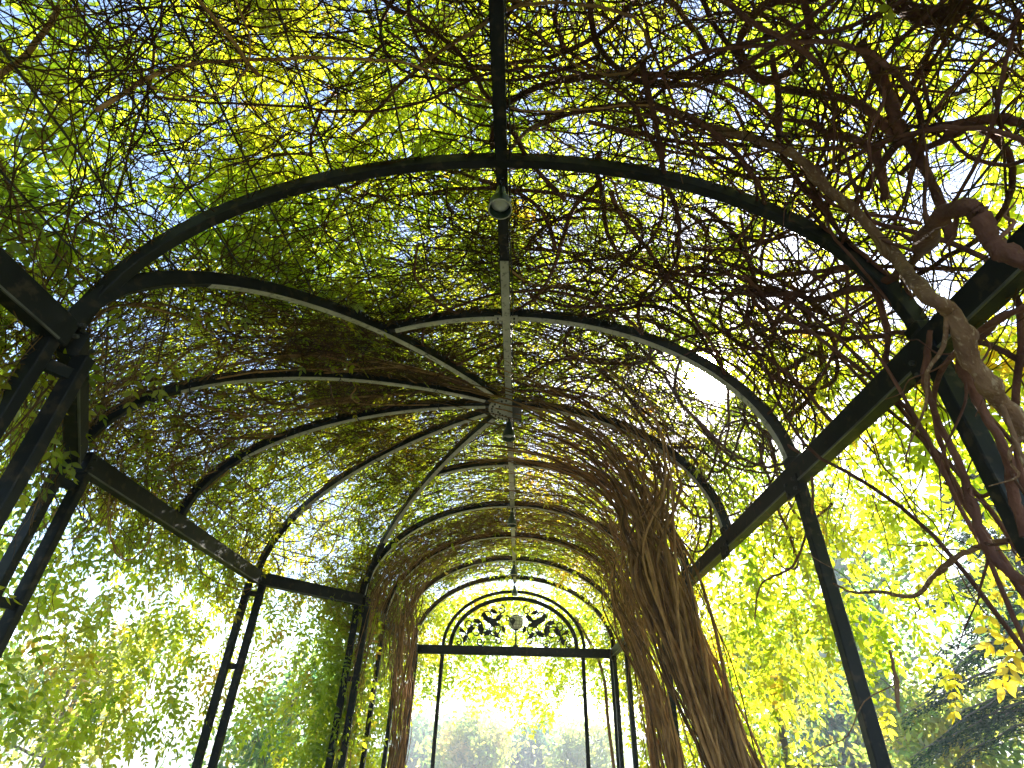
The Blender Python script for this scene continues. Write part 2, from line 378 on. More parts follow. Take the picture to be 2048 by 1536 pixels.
# scrollwork in the end screen
def spiral(cx, cz, r0, turns, sgn, start, n=26):
    out = []
    for i in range(n):
        t = i/(n-1); a = start+sgn*turns*2*math.pi*t; r = r0*(1-.8*t); out.append((cx+r*math.cos(a), YEND, cz+r*math.sin(a)))
    return out
for sx in (-1, 1):
    for cx, cz, r0, tn, st in ((.72, .28, .17, 1.1, -1.0), (.38, .33, .14, 1.2, 2.2), (.95, .22, .09, 1, .5), (.5, .55, .12, 1.0, 0), (.25, .68, .09, 1.1, 1.5), (.62, .12, .08, 1.2, 3.0), (.84, .42, .1, 1.1, 4.0), (.3, .14, .08, 1.1, .8), (1.02, .1, .06, 1, 2), (.13, .52, .06, 1, 1)):
        st_ = st if sx > 0 else math.pi-st
        tube_obj('scroll', spiral(sx*cx, ZS+cz, r0, tn, sx, st_), .013, M_iron, pergola, 6)
    for cx, cz, rot, sz in ((.42, .42, .5, .17), (.62, .30, 1.4, .15), (.8, .27, 2.3, .12), (.5, .22, -.4, .12), (.33, .2, .9, .1), (.28, .5, 2.4, .12), (.55, .5, 1.0, .13), (.7, .42, .2, .11), (.9, .12, 1.9, .1), (.2, .3, 1.2, .09), (.98, .26, .7, .08), (.4, .6, .4, .1)):
        # cast iron leaf with depth
        bm = bmesh.new(); outl = []
        for i in range(14):
            t = i/14*2*math.pi; rr = sz*(.38+.25*abs(math.sin(2.5*t)))*(1.25 if abs(t-math.pi) < .5 else 1)
            outl.append((rr*math.cos(t)*1.2, rr*math.sin(t)*.7))
        a = rot if sx > 0 else math.pi-rot
        vs = [bm.verts.new((sx*cx+x*math.cos(a)-z*math.sin(a), YEND-.012, ZS+cz+.05+x*math.sin(a)+z*math.cos(a))) for x, z in outl]
        f = bm.faces.new(vs); ex = bmesh.ops.extrude_face_region(bm, geom=[f]); bmesh.ops.translate(bm, verts=[v for v in ex['geom'] if isinstance(v, bmesh.types.BMVert)], vec=(0, .024, 0))
        bm_obj('iron_leaf', bm, M_iron, pergola)
# hub plate under the ridge, where the bay ribs meet
hub = []
bm = bmesh.new(); outl = [(.02, .19), (.02, -.21)]
for i in range(15):
    t = math.pi/2+math.pi*i/14; outl.append((.17*math.cos(t)-.0, -.0+.2*math.sin(t)))
outl = [(.03, .2)]+[(.19*math.cos(math.pi/2+math.pi*i/14), .2*math.sin(math.pi/2+math.pi*i/14)) for i in range(15)]+[(.03, -.2)]
vs = [bm.verts.new((x, YH+y, ZR-.03)) for x, y in outl]; f = bm.faces.new(vs); ex = bmesh.ops.extrude_face_region(bm, geom=[f]); bmesh.ops.translate(bm, verts=[v for v in ex['geom'] if isinstance(v, bmesh.types.BMVert)], vec=(0, 0, .016))
hubp = bm_obj('hub_plate', bm, M_iron2, pergola)
for rr, n, a0, a1 in ((.16, 12, 100, 262), (.105, 4, 108, 165), (.105, 2, 215, 250)):
    for i in range(n):
        t = R(a0+(a1-a0)*i/(n-1)); bm = bmesh.new()
        bmesh.ops.create_cone(bm, cap_ends=True, segments=6, radius1=.0095, radius2=.0095, depth=.014, matrix=Matrix.Translation((rr*math.cos(t), YH+rr*1.08*math.sin(t), ZR-.036)))
        o = bm_obj('bolt', bm, M_bolt); o.parent = hubp
bm = bmesh.new(); bmesh.ops.create_cube(bm, size=1, matrix=Matrix.Translation((.075, YH+.02, ZR-.02))@Matrix.Diagonal((.085, .28, .09, 1))); bm_obj('hub_bracket', bm, M_bolt, pergola)
for y in (ARCH_Y[1], ARCH_Y[3], ARCH_Y[4]):
    for sx in (-1, 1):
        bm = bmesh.new(); bmesh.ops.create_cube(bm, size=1, matrix=Matrix.Translation((sx*.06, y, ZR-.012))@Matrix.Diagonal((.05, .075, .012, 1)))
        b_ = bm_obj('cleat', bm, M_iron2, pergola)
        for q in (-.02, .02):
            bm = bmesh.new(); bmesh.ops.create_cone(bm, cap_ends=True, segments=6, radius1=.008, radius2=.008, depth=.012, matrix=Matrix.Translation((sx*.06, y+q, ZR-.022))); o = bm_obj('bolt', bm, M_bolt); o.parent = b_
# wires over the ribs
for side, ths in ((-1, (.22, .42, .62, .82, 1.05, 1.28)), (1, (.25, .5, .75, 1.0, 1.25))):
    for th in ths:
        us = np.linspace(-3.3, YEND, 60); P = surf(side, us, th, .085)
        if side < 0:
            x = P[:, 0]; w = roof_z(P[:, 0], P[:, 1])
        tube_obj('roof_wire', P, .0055, M_wire, pergola, 5)
for u in (2.4, 3.6, 4.9, 5.4):
    th = np.linspace(.05, 1.55, 20)
    for side in (-1, 1): tube_obj('roof_wire', surf(side, np.full(20, u+.05), th, .095), .0035, M_wire, pergola, 4)
# black cable ties round the ribs
def tie(c, t):
    c = Vector(c); t = Vector(t).normalized(); s = t.cross(Vector((0, 0, 1))).normalized(); n_ = s.cross(t)
    pts = [c+s*(.034*math.copysign(1, math.cos(a)) if abs(math.cos(a)) > .3 else .034*math.cos(a)*2)+n_*(.047*math.copysign(1, math.sin(a)) if abs(math.sin(a)) > .3 else .047*math.sin(a)*2) for a in np.linspace(0, 2*math.pi, 17)]
    tube_obj('cable_tie', pts, .0035, M_tie, pergola, 4)
    tube_obj('cable_tie', [c-n_*.05+s*.02, c-n_*.08+s*.04+t*.02, c-n_*.10+s*.07+t*.05], .0025, M_tie, pergola, 4)
for E_ in (NA, NB_, NM, NC_):
    pts, d = quarter(E_)
    for i in ((20,) if E_ is NA else (9, 17, 22)): tie(pts[i], Vector(pts[i+1])-Vector(pts[i]))

# ---------------------------------------------------------------- pendant spot lamps under the ridge
def lamp(y, label):
    t = empty('pendant_lamp', (0, y, ZR)); tag(t, label, 'lamp', 'cone lamps hanging under the ridge bar')
    z = ZR; o = (0, y, z)
    lathe('cable_gland', [(0, 0), (.016, 0), (.016, -.03), (.009, -.035), (.009, -.075), (.0, -.075)], M_tie, t, 12, o)
    lathe('shade', [(.0, -.07), (.022, -.07), (.026, -.09), (.03, -.12), (.048, -.165), (.058, -.19), (.0595, -.24), (.0615, -.243), (.0605, -.248), (.056, -.246), (.054, -.19), (.045, -.168), (.02, -.13), (0, -.13)], M_shade, t, 24, o)
    lathe('rim', [(.0615, -.235), (.0645, -.238), (.0645, -.25), (.0605, -.252), (.0585, -.249)], M_iron2, t, 24, o)
    lathe('bulb', [(0, -.14), (.02, -.145), (.047, -.195), (.049, -.205), (.04, -.213), (.02, -.219), (0, -.221)], M_bulb, t, 20, o)
    return t
lamp(ARCH_Y[0]+.1, 'largest hanging lamp, its frosted bulb face seen from below under the nearest arch')
lamp(ARCH_Y[2]+.16, 'second hanging lamp, just beyond the perforated hub plate')
lamp(ARCH_Y[4]+.03, 'third hanging lamp from the hub end, seen dark against the bounce-lit ridge bar')
lamp(ARCH_Y[6]+.03, 'small dark hanging lamp far down the tunnel, above the end arches')
lamp(ARCH_Y[7]+.2, 'smallest hanging lamp, just above the white globe')

# ---------------------------------------------------------------- globe on the end screen
GX, GY, GZ, GR = .04, YEND-.02, ZS+.045+.42, .13
gl = tag(empty('globe_ornament', (GX, GY, ZS+.05)), 'white globe with a dark wire grid and black land shape above the far crossbeam', 'globe')
lathe('ball', [(GR*math.sin(a), -GR*math.cos(a)) for a in np.linspace(0, math.pi, 17)], M_globe, gl, 28, (GX, GY, GZ-.0))
for a in np.linspace(0, math.pi, 7)[:-1]:
    tube_obj('meridian', [(GX+(GR+.003)*math.sin(t)*math.cos(a), GY+(GR+.003)*math.sin(t)*math.sin(a), GZ+(GR+.003)*math.cos(t)) for t in np.linspace(0, 2*math.pi, 30)], .0035, M_bolt, gl, 4)
for la in (-50, -25, 0, 25, 50):
    rr = (GR+.003)*math.cos(R(la)); tube_obj('parallel', [(GX+rr*math.cos(t), GY+rr*math.sin(t), GZ+(GR+.003)*math.sin(R(la))) for t in np.linspace(0, 2*math.pi, 30)], .0035, M_bolt, gl, 4)
def land(lon0, pts):
    bm = bmesh.new()
    vs = []
    for lon, lat in pts:
        a = R(lon+lon0); b = R(lat); vs.append(bm.verts.new((GX+(GR+.006)*math.cos(b)*math.sin(a), GY-(GR+.006)*math.cos(b)*math.cos(a), GZ+(GR+.006)*math.sin(b))))
    c = bm.verts.new(sum((v.co-Vector((GX, GY, GZ)) for v in vs), Vector()).normalized()*(GR+.008)+Vector((GX, GY, GZ)))
    for a, b in zip(vs, vs[1:]+vs[:1]): bm.faces.new((a, b, c))
    ex = bmesh.ops.solidify(bm, geom=bm.faces[:], thickness=.004)
    bm_obj('land_shape', bm, M_bolt, gl)
land(-30, [(-32, 18), (-14, 30), (6, 22), (26, 6), (20, -12), (6, -26), (-2, -48), (-10, -44), (-14, -20), (-28, -4)])
land(60, [(-20, 60), (10, 70), (30, 50), (25, 30), (5, 20), (-15, 35)])
land(-25, [(-40, 62), (0, 74), (38, 64), (24, 46), (-4, 40), (-30, 46)])
lathe('stand', [(0, 0), (.05, 0), (.045, .02), (.016, .04), (.014, GZ-GR-ZS-.06), (.05, GZ-GR-ZS-.05), (.055, GZ-GR-ZS-.02), (0, GZ-GR-ZS-.01)], M_iron, gl, 14, (GX, GY, ZS+.045))

# ---------------------------------------------------------------- wisteria
def in_front(P): return (P-np.array(CAM))@np.array(fwd)
def vine(name_label, loc): return tag(empty('wisteria_vine', loc), name_label, 'climbing vine', 'wisteria vines trained over the pergola')
V_near_r = vine('wisteria with thick twisted reddish trunk climbing over the right beam nearest the camera', (HA+.5, 1.0, 0))
V_bund_r = vine('wisteria of many bundled brown stems fanning up the right side of the far tunnel', (HA+.05, 5.6, 0))
V_bund_l = vine('wisteria with a slim bundle of stems rising at the left far end of the tunnel', (-HA-.05, 8.4, 0))
V_bay = vine('wisteria spreading golden brown runners over the bulging bay on the left', (-2.6, 4.6, 0))
V_near_l = vine('wisteria covering the left near roof with long loose arching runners', (-HA-.3, .6, 0))
V_end = vine('wisteria hanging as a leafy curtain beyond the far end crossbeam', (.9, YEND+.6, 0))
# sun ray gap test
SD = np.array(sun_dir); CP = np.array(CAM)
def near_sunray(P, ang):
    d = P-CP; n = np.linalg.norm(d, axis=-1); c = (d@SD)/np.maximum(n, 1e-6); return c > math.cos(R(ang))
def walk(n, k, step, u0, u1, t0, t1, side, head, headsd, curl, r0=.02, r1=.22, rng=None):
    """random runners on the roof surface -> (n,k,3)"""
    u = rng.uniform(u0, u1, n); th = rng.uniform(t0, t1, n); h = rng.normal(head, headsd, n)+np.pi*(rng.random(n) < .5)
    r = rng.uniform(r0, r1, n)*rng.uniform(.3, 1, n); dr = rng.normal(0, .006, n); cv = rng.normal(0, curl, n)
    rad_len = 1.5
    Ps = []; sd = np.full(n, float(side))
    for i in range(k):
        uu = u
        side_now = np.where(th > np.pi/2, np.where(sd > 0, -2., 1.), sd); tt = np.where(th > np.pi/2, np.pi-th, th)
        Ps.append(surf(side_now, uu, tt, r))
        cv = cv*.93+rng.normal(0, curl*.45, n); h = h+cv*step*8
        u = u+np.cos(h)*step; th = th+np.sin(h)*step/rad_len
        dr = dr*.9+rng.normal(0, .006, n); r = np.clip(r+dr, r0*.5, r1*1.6)
    P = np.stack(Ps, 1)
    return P
def clip_tube(P, rad, keep_fn=None): return P, rad
def runners(parent, n, k, step, rr, spec, name='runner_tangle', mat=M_twig, sides=3, seed=1, taper=.45, gapfn=None):
    rg = np.random.default_rng(seed); allV = []; allF = []; off = 0
    for s in spec:
        m_ = int(n*s[0]); P = walk(m_, k, step, *s[1:], rng=rg)
        if gapfn is not None:
            q = gapfn(P[:, k//2]); P = P[q]; m_ = len(P)
        if m_ == 0: continue
        # small kinks
        P += rg.normal(0, .004, P.shape)
        rad = rr[0]+(rr[1]-rr[0])*rg.random(m_)**2.2
        rad = rad[:, None]*np.linspace(1, taper, k)[None]
        # runners that jump (roof halves meeting) are dropped
        jump = np.linalg.norm(np.diff(P, axis=1), axis=2).max(1) < step*5
        P = P[jump]; rad = rad[jump]
        sunhit = near_sunray(P, 1.75).any(1); P = P[~sunhit]; rad = rad[~sunhit]
        d = np.linalg.norm(P-CP, axis=2).min(1); ok = d > .9; P = P[ok]; rad = rad[ok]
        Vv, Ff = tubes(P, rad, sides); allV.append(Vv); allF.append(Ff+off); off += len(Vv)
    return tag(mesh_np(name, np.concatenate(allV), np.concatenate(allF), mat, parent), kind='stuff')
PI = math.pi
# (share, u0,u1, th0,th1, side, heading, heading spread, curl, r0, r1)
runners(V_near_l, 2000, 22, .075, (.0014, .0052), [
    (.6, -1.5, 3.2, .05, 1.6, -1, 1.2, .75, .30, .09, .3), (.4, -1.5, 1.8, .5, 1.6, -1, .3, .9, .35, .09, .26), (.55, 1.7, 4.3, .6, 1.6, -2, .8, .9, .4, .07, .26), (.3, 4.3, 6.8, .6, 1.6, -2, 1.3, .9, .4, .07, .26)], seed=11)
runners(V_near_r, 2700, 22, .07, (.0015, .0062), [
    (.42, -1.5, 3.6, .05, 1.6, 1, 1.2, .9, .24, .09, .34), (.46, 0, 4.6, .4, 1.6, 1, 2.2, .9, .27, .09, .3), (.12, 2.4, 4.2, .35, 1.3, 1, 1.4, .9, .25, .09, .3)], seed=12)
runners(V_bay, 2400, 22, .065, (.0013, .0042), [
    (.5, 1.9, 4.2, -.1, .85, -1, .25, .45, .28, .08, .22), (.4, 3.4, 6.8, .0, .95, -1, .9, .8, .35, .08, .26)], mat=M_twig2, seed=13)
runners(V_bund_r, 3600, 18, .065, (.0015, .0048), [
    (.35, 3.9, 8.0, .1, 1.65, 1, 1.35, .5, .3, .0, .26), (.4, 4.0, 9.0, .4, 2.6, 1, 1.5, .7, .3, .06, .24), (.25, 7.0, 10.8, .0, 2.0, 1, 1.2, .9, .3, .05, .25)], mat=M_twig2, seed=14)
runners(V_bund_l, 2200, 20, .065, (.0015, .0046), [
    (.5, 6.6, 10.8, -.2, 1.6, -1, 1.45, .6, .3, .0, .22), (.5, 6.2, 8.6, .0, 1.6, -1, 1.4, .6, .3, .04, .24)], mat=M_twig2, seed=15)
# individually visible longer stems over the near roof
def stems_on_roof(parent, n, k, step, rr, spec, seed, mat=M_stem, sides=6):
    rg = np.random.default_rng(seed)
    for s in spec:
        m_ = int(n*s[0]); P = walk(m_, k, step, *s[1:], rng=rg)
        P += rg.normal(0, .003, P.shape)
        for i in range(m_):
            if np.linalg.norm(np.diff(P[i], axis=0), axis=1).max() > step*4 or near_sunray(P[i], 1.2).any() or np.linalg.norm(P[i]-CP, axis=1).min() < 1.1: continue
            r = rg.uniform(*rr); Vv, Ff = tubes(P[i:i+1], (r*np.linspace(1, .55, k))[None], sides); mesh_np('stem', Vv, Ff, mat, parent, smooth=True)
stems_on_roof(V_near_l, 70, 34, .07, (.006, .011), [(.6, -1, 4.0, .1, 1.6, -1, 1.1, .8, .3, .08, .2), (.4, 0, 5.0, .9, 1.6, -1, .2, .9, .5, .08, .2)], 21)
stems_on_roof(V_near_r, 110, 34, .07, (.007, .016), [(.6, -.5, 3.6, .2, 1.6, 1, 1.1, 1.0, .24, .08, .22), (.4, 1.5, 5.0, .5, 1.6, 1, 2.4, .9, .22, .08, .2)], 22, mat=M_bark_r)
stems_on_roof(V_bay, 70, 30, .07, (.004, .008), [(1, 2.0, 6.5, .1, 1.4, -1, .4, .6, .3, .06, .16)], 23)

# thick twisted trunks of the near right vine; control points follow the roof or stand just inside the right beam
def on_roof_px(u, v, r=0.0, side=1):
    """where the sight line through a photo place meets the roof, r outside it"""
    d = np.array(ray(u, v)); a, b = HA+r, VB+r
    t = np.linspace(.5, 14, 2700); P = CP+d*t[:, None]
    rho = (P[:, 0]/a)**2+(np.maximum(P[:, 2]-ZS, 0)/b)**2; i = np.argmax(rho >= 1); return P[i]
def px_path(pts, rad, name, parent, mat, sides=10, k=12, sm=True, seed=0, ropy=.12):
    """pts: (u, v, r) or (u, v, None, t) with t metres along the sight line"""
    rad = [q*.78 for q in rad]; C_ = []
    for p in pts:
        if len(p) == 3: C_.append(on_roof_px(p[0], p[1], p[2]))
        else: C_.append(CP+np.array(ray(p[0], p[1]))*p[3])
    P = smooth_path(C_, k); n = len(P); rr = np.interp(np.linspace(0, 1, n), np.linspace(0, 1, len(rad)), rad)
    rg = np.random.default_rng(seed+n); ph = rg.uniform(0, 6.28, 4)
    sides = max(sides, 12); ang = np.arange(sides)/sides*2*np.pi; s = np.arange(n)
    kn = sum(np.exp(-((s-c)/2.2)**2)[:, None]*(.18+.4*np.clip(np.cos(ang-a), 0, 1))[None] for c, a in zip(rg.uniform(4, n-4, max(2, n//22)), rg.uniform(0, 6.28, 99)))
    rv = rr[:, None]*(1+ropy*.8*np.sin(ang[None]*2+s[:, None]*.22+ph[0])+.10*np.sin(ang[None]*5+s[:, None]*.3+ph[2])+ropy*.5*np.sin(s[:, None]*.5+ph[1])+kn+rg.normal(0, .05, (n, sides)))
    P = P+np.cumsum(rg.normal(0, .0012, P.shape), 0)
    for c in rg.integers(4, n-6, max(1, n//18)):      # side shoots
        dv = rg.normal(0, 1, 3); dv -= dv@(P[c+1]-P[c])*(P[c+1]-P[c])/np.sum((P[c+1]-P[c])**2); dv /= np.linalg.norm(dv)
        Ls = rg.uniform(.12, .5); q = [P[c]+(P[c+1]-P[c])/np.linalg.norm(P[c+1]-P[c])*Ls*f*.7+dv*Ls*f+rg.normal(0, .012, 3)*(f > 0) for f in np.linspace(0, 1, 6)]
        if not near_sunray(np.array(q), 2).any(): tube_obj('shoot', smooth_path(q, 3), np.linspace(min(.4*rr[c], .008), .0015, 16), mat, parent, 5)
    V, Fq = tubes(P[None], rv[None, :, :, None], sides); return mesh_np(name, V, Fq, mat, parent, smooth=True)
px_path([(1290, 205, .1), (1370, 235, .08), (1440, 262, .07), (1520, 285, .05), (1590, 320, .02), (1650, 380, -.01), (1720, 440, -.04), (1790, 520, -.1), (1850, 600, None, 2.03), (1905, 640, None, 2.0), (1945, 720, None, 2.0), (1985, 780, None, 2.02), (2048, 850, None, 2.05), (2140, 960, None, 2.0)],
        [.02, .022, .026, .028, .026, .03, .026], 'trunk', V_near_r, M_bark, 12, seed=1)
px_path([(2130, 560, None, 1.8), (2040, 520, None, 1.85), (1990, 485, None, 1.9), (1965, 420, None, 1.92), (1915, 412, None, 2.0), (1870, 450, None, 2.15), (1840, 510, -.02), (1800, 548, .02), (1750, 570, .03), (1700, 580, .04), (1630, 598, .05), (1590, 590, .05), (1500, 590, .06), (1420, 585, .06), (1350, 560, .06), (1290, 540, .06)],
        [.03, .03, .027, .022, .018, .012, .008], 'trunk', V_near_r, M_bark_r, 12, seed=2, ropy=.18)
px_path([(1600, -20, .1), (1620, 60, .1), (1600, 130, .1), (1530, 160, .1), (1480, 110, .1), (1490, 60, .1), (1540, 10, .1), (1620, 0, .12), (1700, -40, .12)], [.016, .02, .02, .016], 'trunk', V_near_r, M_bark_r, 9, seed=3, ropy=.2)
px_path([(1720, 80, .08), (1760, 160, .07), (1780, 220, .07), (1800, 270, .06), (1840, 330, .06), (1880, 420, .05), (1900, 480, .04)], [.024, .026, .022, .018], 'trunk', V_near_r, M_bark_r, 10, seed=4, ropy=.2)
px_path([(1560, 180, .08), (1640, 190, .08), (1720, 215, .08), (1790, 280, .07), (1850, 300, .07), (1930, 250, .08), (2010, 240, .1), (2100, 280, .1)], [.018, .02, .02, .022], 'trunk', V_near_r, M_bark_r, 9, seed=5, ropy=.2)
px_path([(1950, -30, .12), (1890, 30, .12), (1820, 20, .12), (1760, -30, .12)], [.03, .034, .03], 'trunk', V_near_r, M_bark_r, 10, seed=6, ropy=.2)
px_path([(1545, 110, .09), (1560, 200, .09), (1565, 290, .08), (1600, 360, .08), (1660, 420, .07), (1700, 480, .07), (1790, 560, .06)], [.014, .018, .016, .012], 'trunk', V_near_r, M_bark_r, 9, seed=7, ropy=.2)
px_path([(1770, 400, .06), (1760, 330, .06), (1740, 290, .07), (1660, 270, .07), (1620, 250, .08), (1540, 240, .08)], [.022, .022, .016, .01], 'trunk', V_near_r, M_bark_r, 9, seed=8, ropy=.2)
px_path([(1480, 430, .08), (1500, 520, .07), (1540, 545, .07), (1620, 540, .06), (1700, 530, .05), (1760, 545, .05)], [.01, .014, .014], 'trunk', V_near_r, M_bark_r, 8, seed=9)
px_path([(1010, 310, .04), (1060, 260, .07), (1120, 235, .08), (1190, 225, .09), (1250, 215, .1), (1300, 205, .1)], [.008, .012, .014, .016], 'trunk', V_near_r, M_bark, 8, seed=10)
# stems climbing outside the right beam down past the posts
px_path([(1860, 660, None, 2.35), (1850, 760, None, 2.4), (1880, 850, None, 2.5), (1930, 950, None, 2.5), (1950, 1040, None, 2.45), (1975, 1110, None, 2.4), (2030, 1160, None, 2.4), (2120, 1180, None, 2.3)], [.012, .014, .017, .018, .016], 'trunk', V_near_r, M_bark_r, 9, seed=11)
px_path([(1990, 640, None, 2.2), (1930, 720, None, 2.3), (1960, 800, None, 2.35), (2010, 900, None, 2.3), (2030, 990, None, 2.3), (2060, 1080, None, 2.3)], [.014, .018, .018, .016], 'trunk', V_near_r, M_bark_r, 9, seed=12)
px_path([(2080, 1080, None, 2.6), (1975, 1090, None, 2.7), (1900, 1120, None, 2.8), (1860, 1160, None, 2.9), (1820, 1200, None, 3.0), (1760, 1190, None, 3.1), (1700, 1190, None, 3.2), (1660, 1175, None, 3.3)], [.014, .012, .012, .009, .005], 'trunk', V_near_r, M_bark, 8, seed=13)
px_path([(1780, 1300, None, 2.6), (1795, 1360, None, 2.6), (1805, 1425, None, 2.6)], [.007, .008, .006], 'trunk', V_near_r, M_bark, 7, seed=14)
px_path([(2070, 600, None, 2.0), (1960, 660, None, 2.1), (1890, 740, None, 2.4), (1880, 840, None, 2.6), (1920, 980, None, 2.8)], [.01, .012, .01, .007], 'trunk', V_near_r, M_bark_r, 8, seed=15)

# the big bundle on the right: stems twisted together low down that fan over the roof
rg = np.random.default_rng(5)
def bundle(parent, cps, side, ub, n, rr, seed, su=.5, shift=0, thr=(.9, 1.9), tw=.10, sag=.3, mat=M_stem, K=5):
    """cps: centre points of the trunk at rising heights; above them the stems fan over the roof"""
    rg = np.random.default_rng(seed); cps = [np.array(c, float) for c in cps]; nc = len(cps)
    for i in range(n):
        a0 = rg.uniform(0, 6.28); r0 = tw*rg.random()**.55; g = rg.normal(0, 1); du = su*g+shift*rg.uniform(.3, 1.4); thf = rg.uniform(*thr)
        C_ = []; sgm = rg.uniform(.35, 1.1)
        for j, c in enumerate(cps):
            f = j/(nc-1); a = a0+j*.75; w = 1+1.0*f**2
            C_.append(c+np.array([r0*w*math.cos(a), r0*w*1.2*math.sin(a)+.42*du*f**2, 0])+rg.normal(0, .032, 3)*(1, 1, 0))
        zt = cps[-1][2]; t0 = math.asin(min(.95, max(.05, (zt+.45-ZS)/VB)))
        for j in range(1, K+1):
            f = j/K; th = t0+(max(thf, t0+.3)-t0)*f; sd = side if th < PI/2 else (-2 if side > 0 else 1); tt = th if th < PI/2 else PI-th
            q = surf(sd, ub+du*(.45+.55*f)+rg.normal(0, .05), tt, -sag*(1-f)**1.3*sgm+rg.uniform(-.04, .05)); C_.append(q)
        P = smooth_path(C_, 5); P += rg.normal(0, .0035, P.shape)
        r = rr[0]+(rr[1]-rr[0])*rg.random()**2
        if near_sunray(P, 1.6).any(): continue
        Vv, Ff = tubes(P[None], (r*np.linspace(1.2, .4, len(P)))[None], 5); mesh_np('stem', Vv, Ff, mat, parent, smooth=True)
bundle(V_bund_r, [(2.1, 5.0, 0), (1.92, 5.0, .75), (1.73, 5.0, 1.4), (1.54, 5.02, 2.1), (1.36, 5.05, 2.75)], 1, 5.0, 125, (.005, .019), 31, .8, -.3, (.8, 2.0), .135, .75)
bundle(V_bund_r, [(1.66, 6.3, 0), (1.66, 6.3, .8), (1.62, 6.3, 1.4), (1.54, 6.3, 2.0), (1.38, 6.3, 2.6)], 1, 6.5, 60, (.005, .014), 32, .8, .6, (.7, 1.8), .07, .7)
bundle(V_bund_r, [(1.75, 7.6, 0), (1.72, 7.6, .8), (1.7, 7.6, 1.5), (1.66, 7.6, 2.3)], 1, 7.8, 30, (.004, .009), 36, .5, .2, (.5, 1.4), .05, .3)
bundle(V_bund_l, [(-1.42, 8.0, 0), (-1.38, 8.0, .8), (-1.37, 8.0, 1.4), (-1.38, 8.0, 2.0), (-1.42, 7.95, 2.65)], -1, 8.0, 48, (.004, .010), 33, .4, 0, (.6, 1.5), .085, .55)
bundle(V_bund_l, [(-1.72, 6.95, 0), (-1.74, 6.95, 1.0), (-1.74, 6.95, 1.9), (-1.72, 6.95, 2.7)], -1, 7.2, 26, (.003, .007), 35, .3, .2, (.4, 1.2), .05, .1)
bundle(V_near_r, [(2.1, 1.9, 0), (2.0, 1.95, 1.2), (1.95, 2.0, 2.3), (1.85, 2.0, 2.9)], 1, 2.0, 8, (.008, .014), 34, .4, 0, (.5, 1.2), .12, .0, M_bark_r)
# fine brown shoots hanging like a fringe inside the left far side
for k_ in range(70):
    u = rg.uniform(6.9, 9.6); p = surf(-1, u, rg.uniform(-.05, .35), -.03); Lh = rg.uniform(.5, 1.6); nn = 9; a_ = rg.uniform(0, 6.28)
    P = [(p[0]+.05*math.sin(i*.8+a_), p[1]+.05*math.cos(i*.7+a_), p[2]-Lh*i/nn) for i in range(nn)]
    tube_obj('hanging_stem', P, np.linspace(.006, .0025, nn)*rg.uniform(.6, 1.1), M_stem, V_bund_l, 4)
# thin stray stems hanging near the right bundle
for k_ in range(46):
    u = rg.uniform(4.2, 8.5); th = rg.uniform(.0, .8); p = surf(1, u, th, -.02); Lh = rg.uniform(.4, 1.5); nn = 9
    P = [(p[0]-.25*math.sin(i/nn*2)*rg.uniform(.5, 1)+rg.normal(0, .015), p[1]+rg.normal(0, .02), p[2]-Lh*i/nn) for i in range(nn)]
    tube_obj('hanging_stem', P, np.linspace(.006, .0025, nn)*rg.uniform(.6, 1.2), M_stem, V_bund_r, 4)

# ---------------------------------------------------------------- leaves
def leaflet_geo():
    # along +x, unit length, slightly folded and bent
    return np.array([(0, 0, 0), (.3, .20, .05), (.3, -.20, .05), (.68, .15, .0), (.68, -.15, .0), (1, 0, -.10)]), np.array([(0, 2, 1), (1, 2, 4), (1, 4, 3), (3, 4, 5)])
LG, LF = leaflet_geo()
def compound(npair=5, Lr=.24, ll=.06, seed=0, droop=.25):
    """one pinnate leaf: rachis along +x, leaflets in pairs; returns verts, tris"""
    rg = np.random.default_rng(seed); V = []; Fc = []; n = 0
    def axis(t): return np.array([Lr*t, .015*math.sin(t*3+seed), -droop*Lr*t*t])
    # rachis: thin three-sided rod
    ts = (0, .5); rr = [.0018, .0014]
    for t, r in zip(ts, rr):
        c = axis(t); V += [c+(0, r, 0), c+(0, -r*.5, r*.8), c+(0, -r*.5, -r*.8)]
    V.append(axis(1))
    for j in range(3):
        b = (j+1) % 3; Fc += [(j, b, b+3), (j, b+3, j+3), (j+3, b+3, 6)]
    n = 7
    items = [(t, s) for t in np.linspace(.18, .93, npair) for s in (-1, 1)]+[(1, 0)]
    for t, s in items:
        a = s*R(62-20*t+rg.normal(0, 8)); sc = ll*(1-.25*abs(t-.5))*rg.uniform(.85, 1.12)
        roll = rg.normal(0, .35); dp_ = rg.uniform(.1, .5); G = LG*(sc, sc*rg.uniform(.9, 1.15), sc)
        y, z = G[:, 1].copy(), G[:, 2].copy(); G[:, 1] = y*math.cos(roll)-z*math.sin(roll); G[:, 2] = y*math.sin(roll)+z*math.cos(roll)
        x, z = G[:, 0].copy(), G[:, 2].copy(); G[:, 0] = x*math.cos(dp_)+z*math.sin(dp_); G[:, 2] = -x*math.sin(dp_)+z*math.cos(dp_)
        x, y = G[:, 0].copy(), G[:, 1].copy(); G[:, 0] = x*math.cos(a)-y*math.sin(a); G[:, 1] = x*math.sin(a)+y*math.cos(a)
        V += list(G+axis(t)); Fc += [tuple(f+n) for f in LF]; n += 6
    return np.array(V), np.array(Fc)
VAR = [compound(5, .23, .062, 1), compound(4, .19, .066, 2), compound(5, .26, .058, 3, .4), compound(3, .14, .068, 4)]
VARF = [compound(3, .24, .088, 11), compound(3, .2, .092, 12, .35), compound(2, .19, .095, 13), compound(3, .25, .082, 14, .45)]
VARMESH = {}
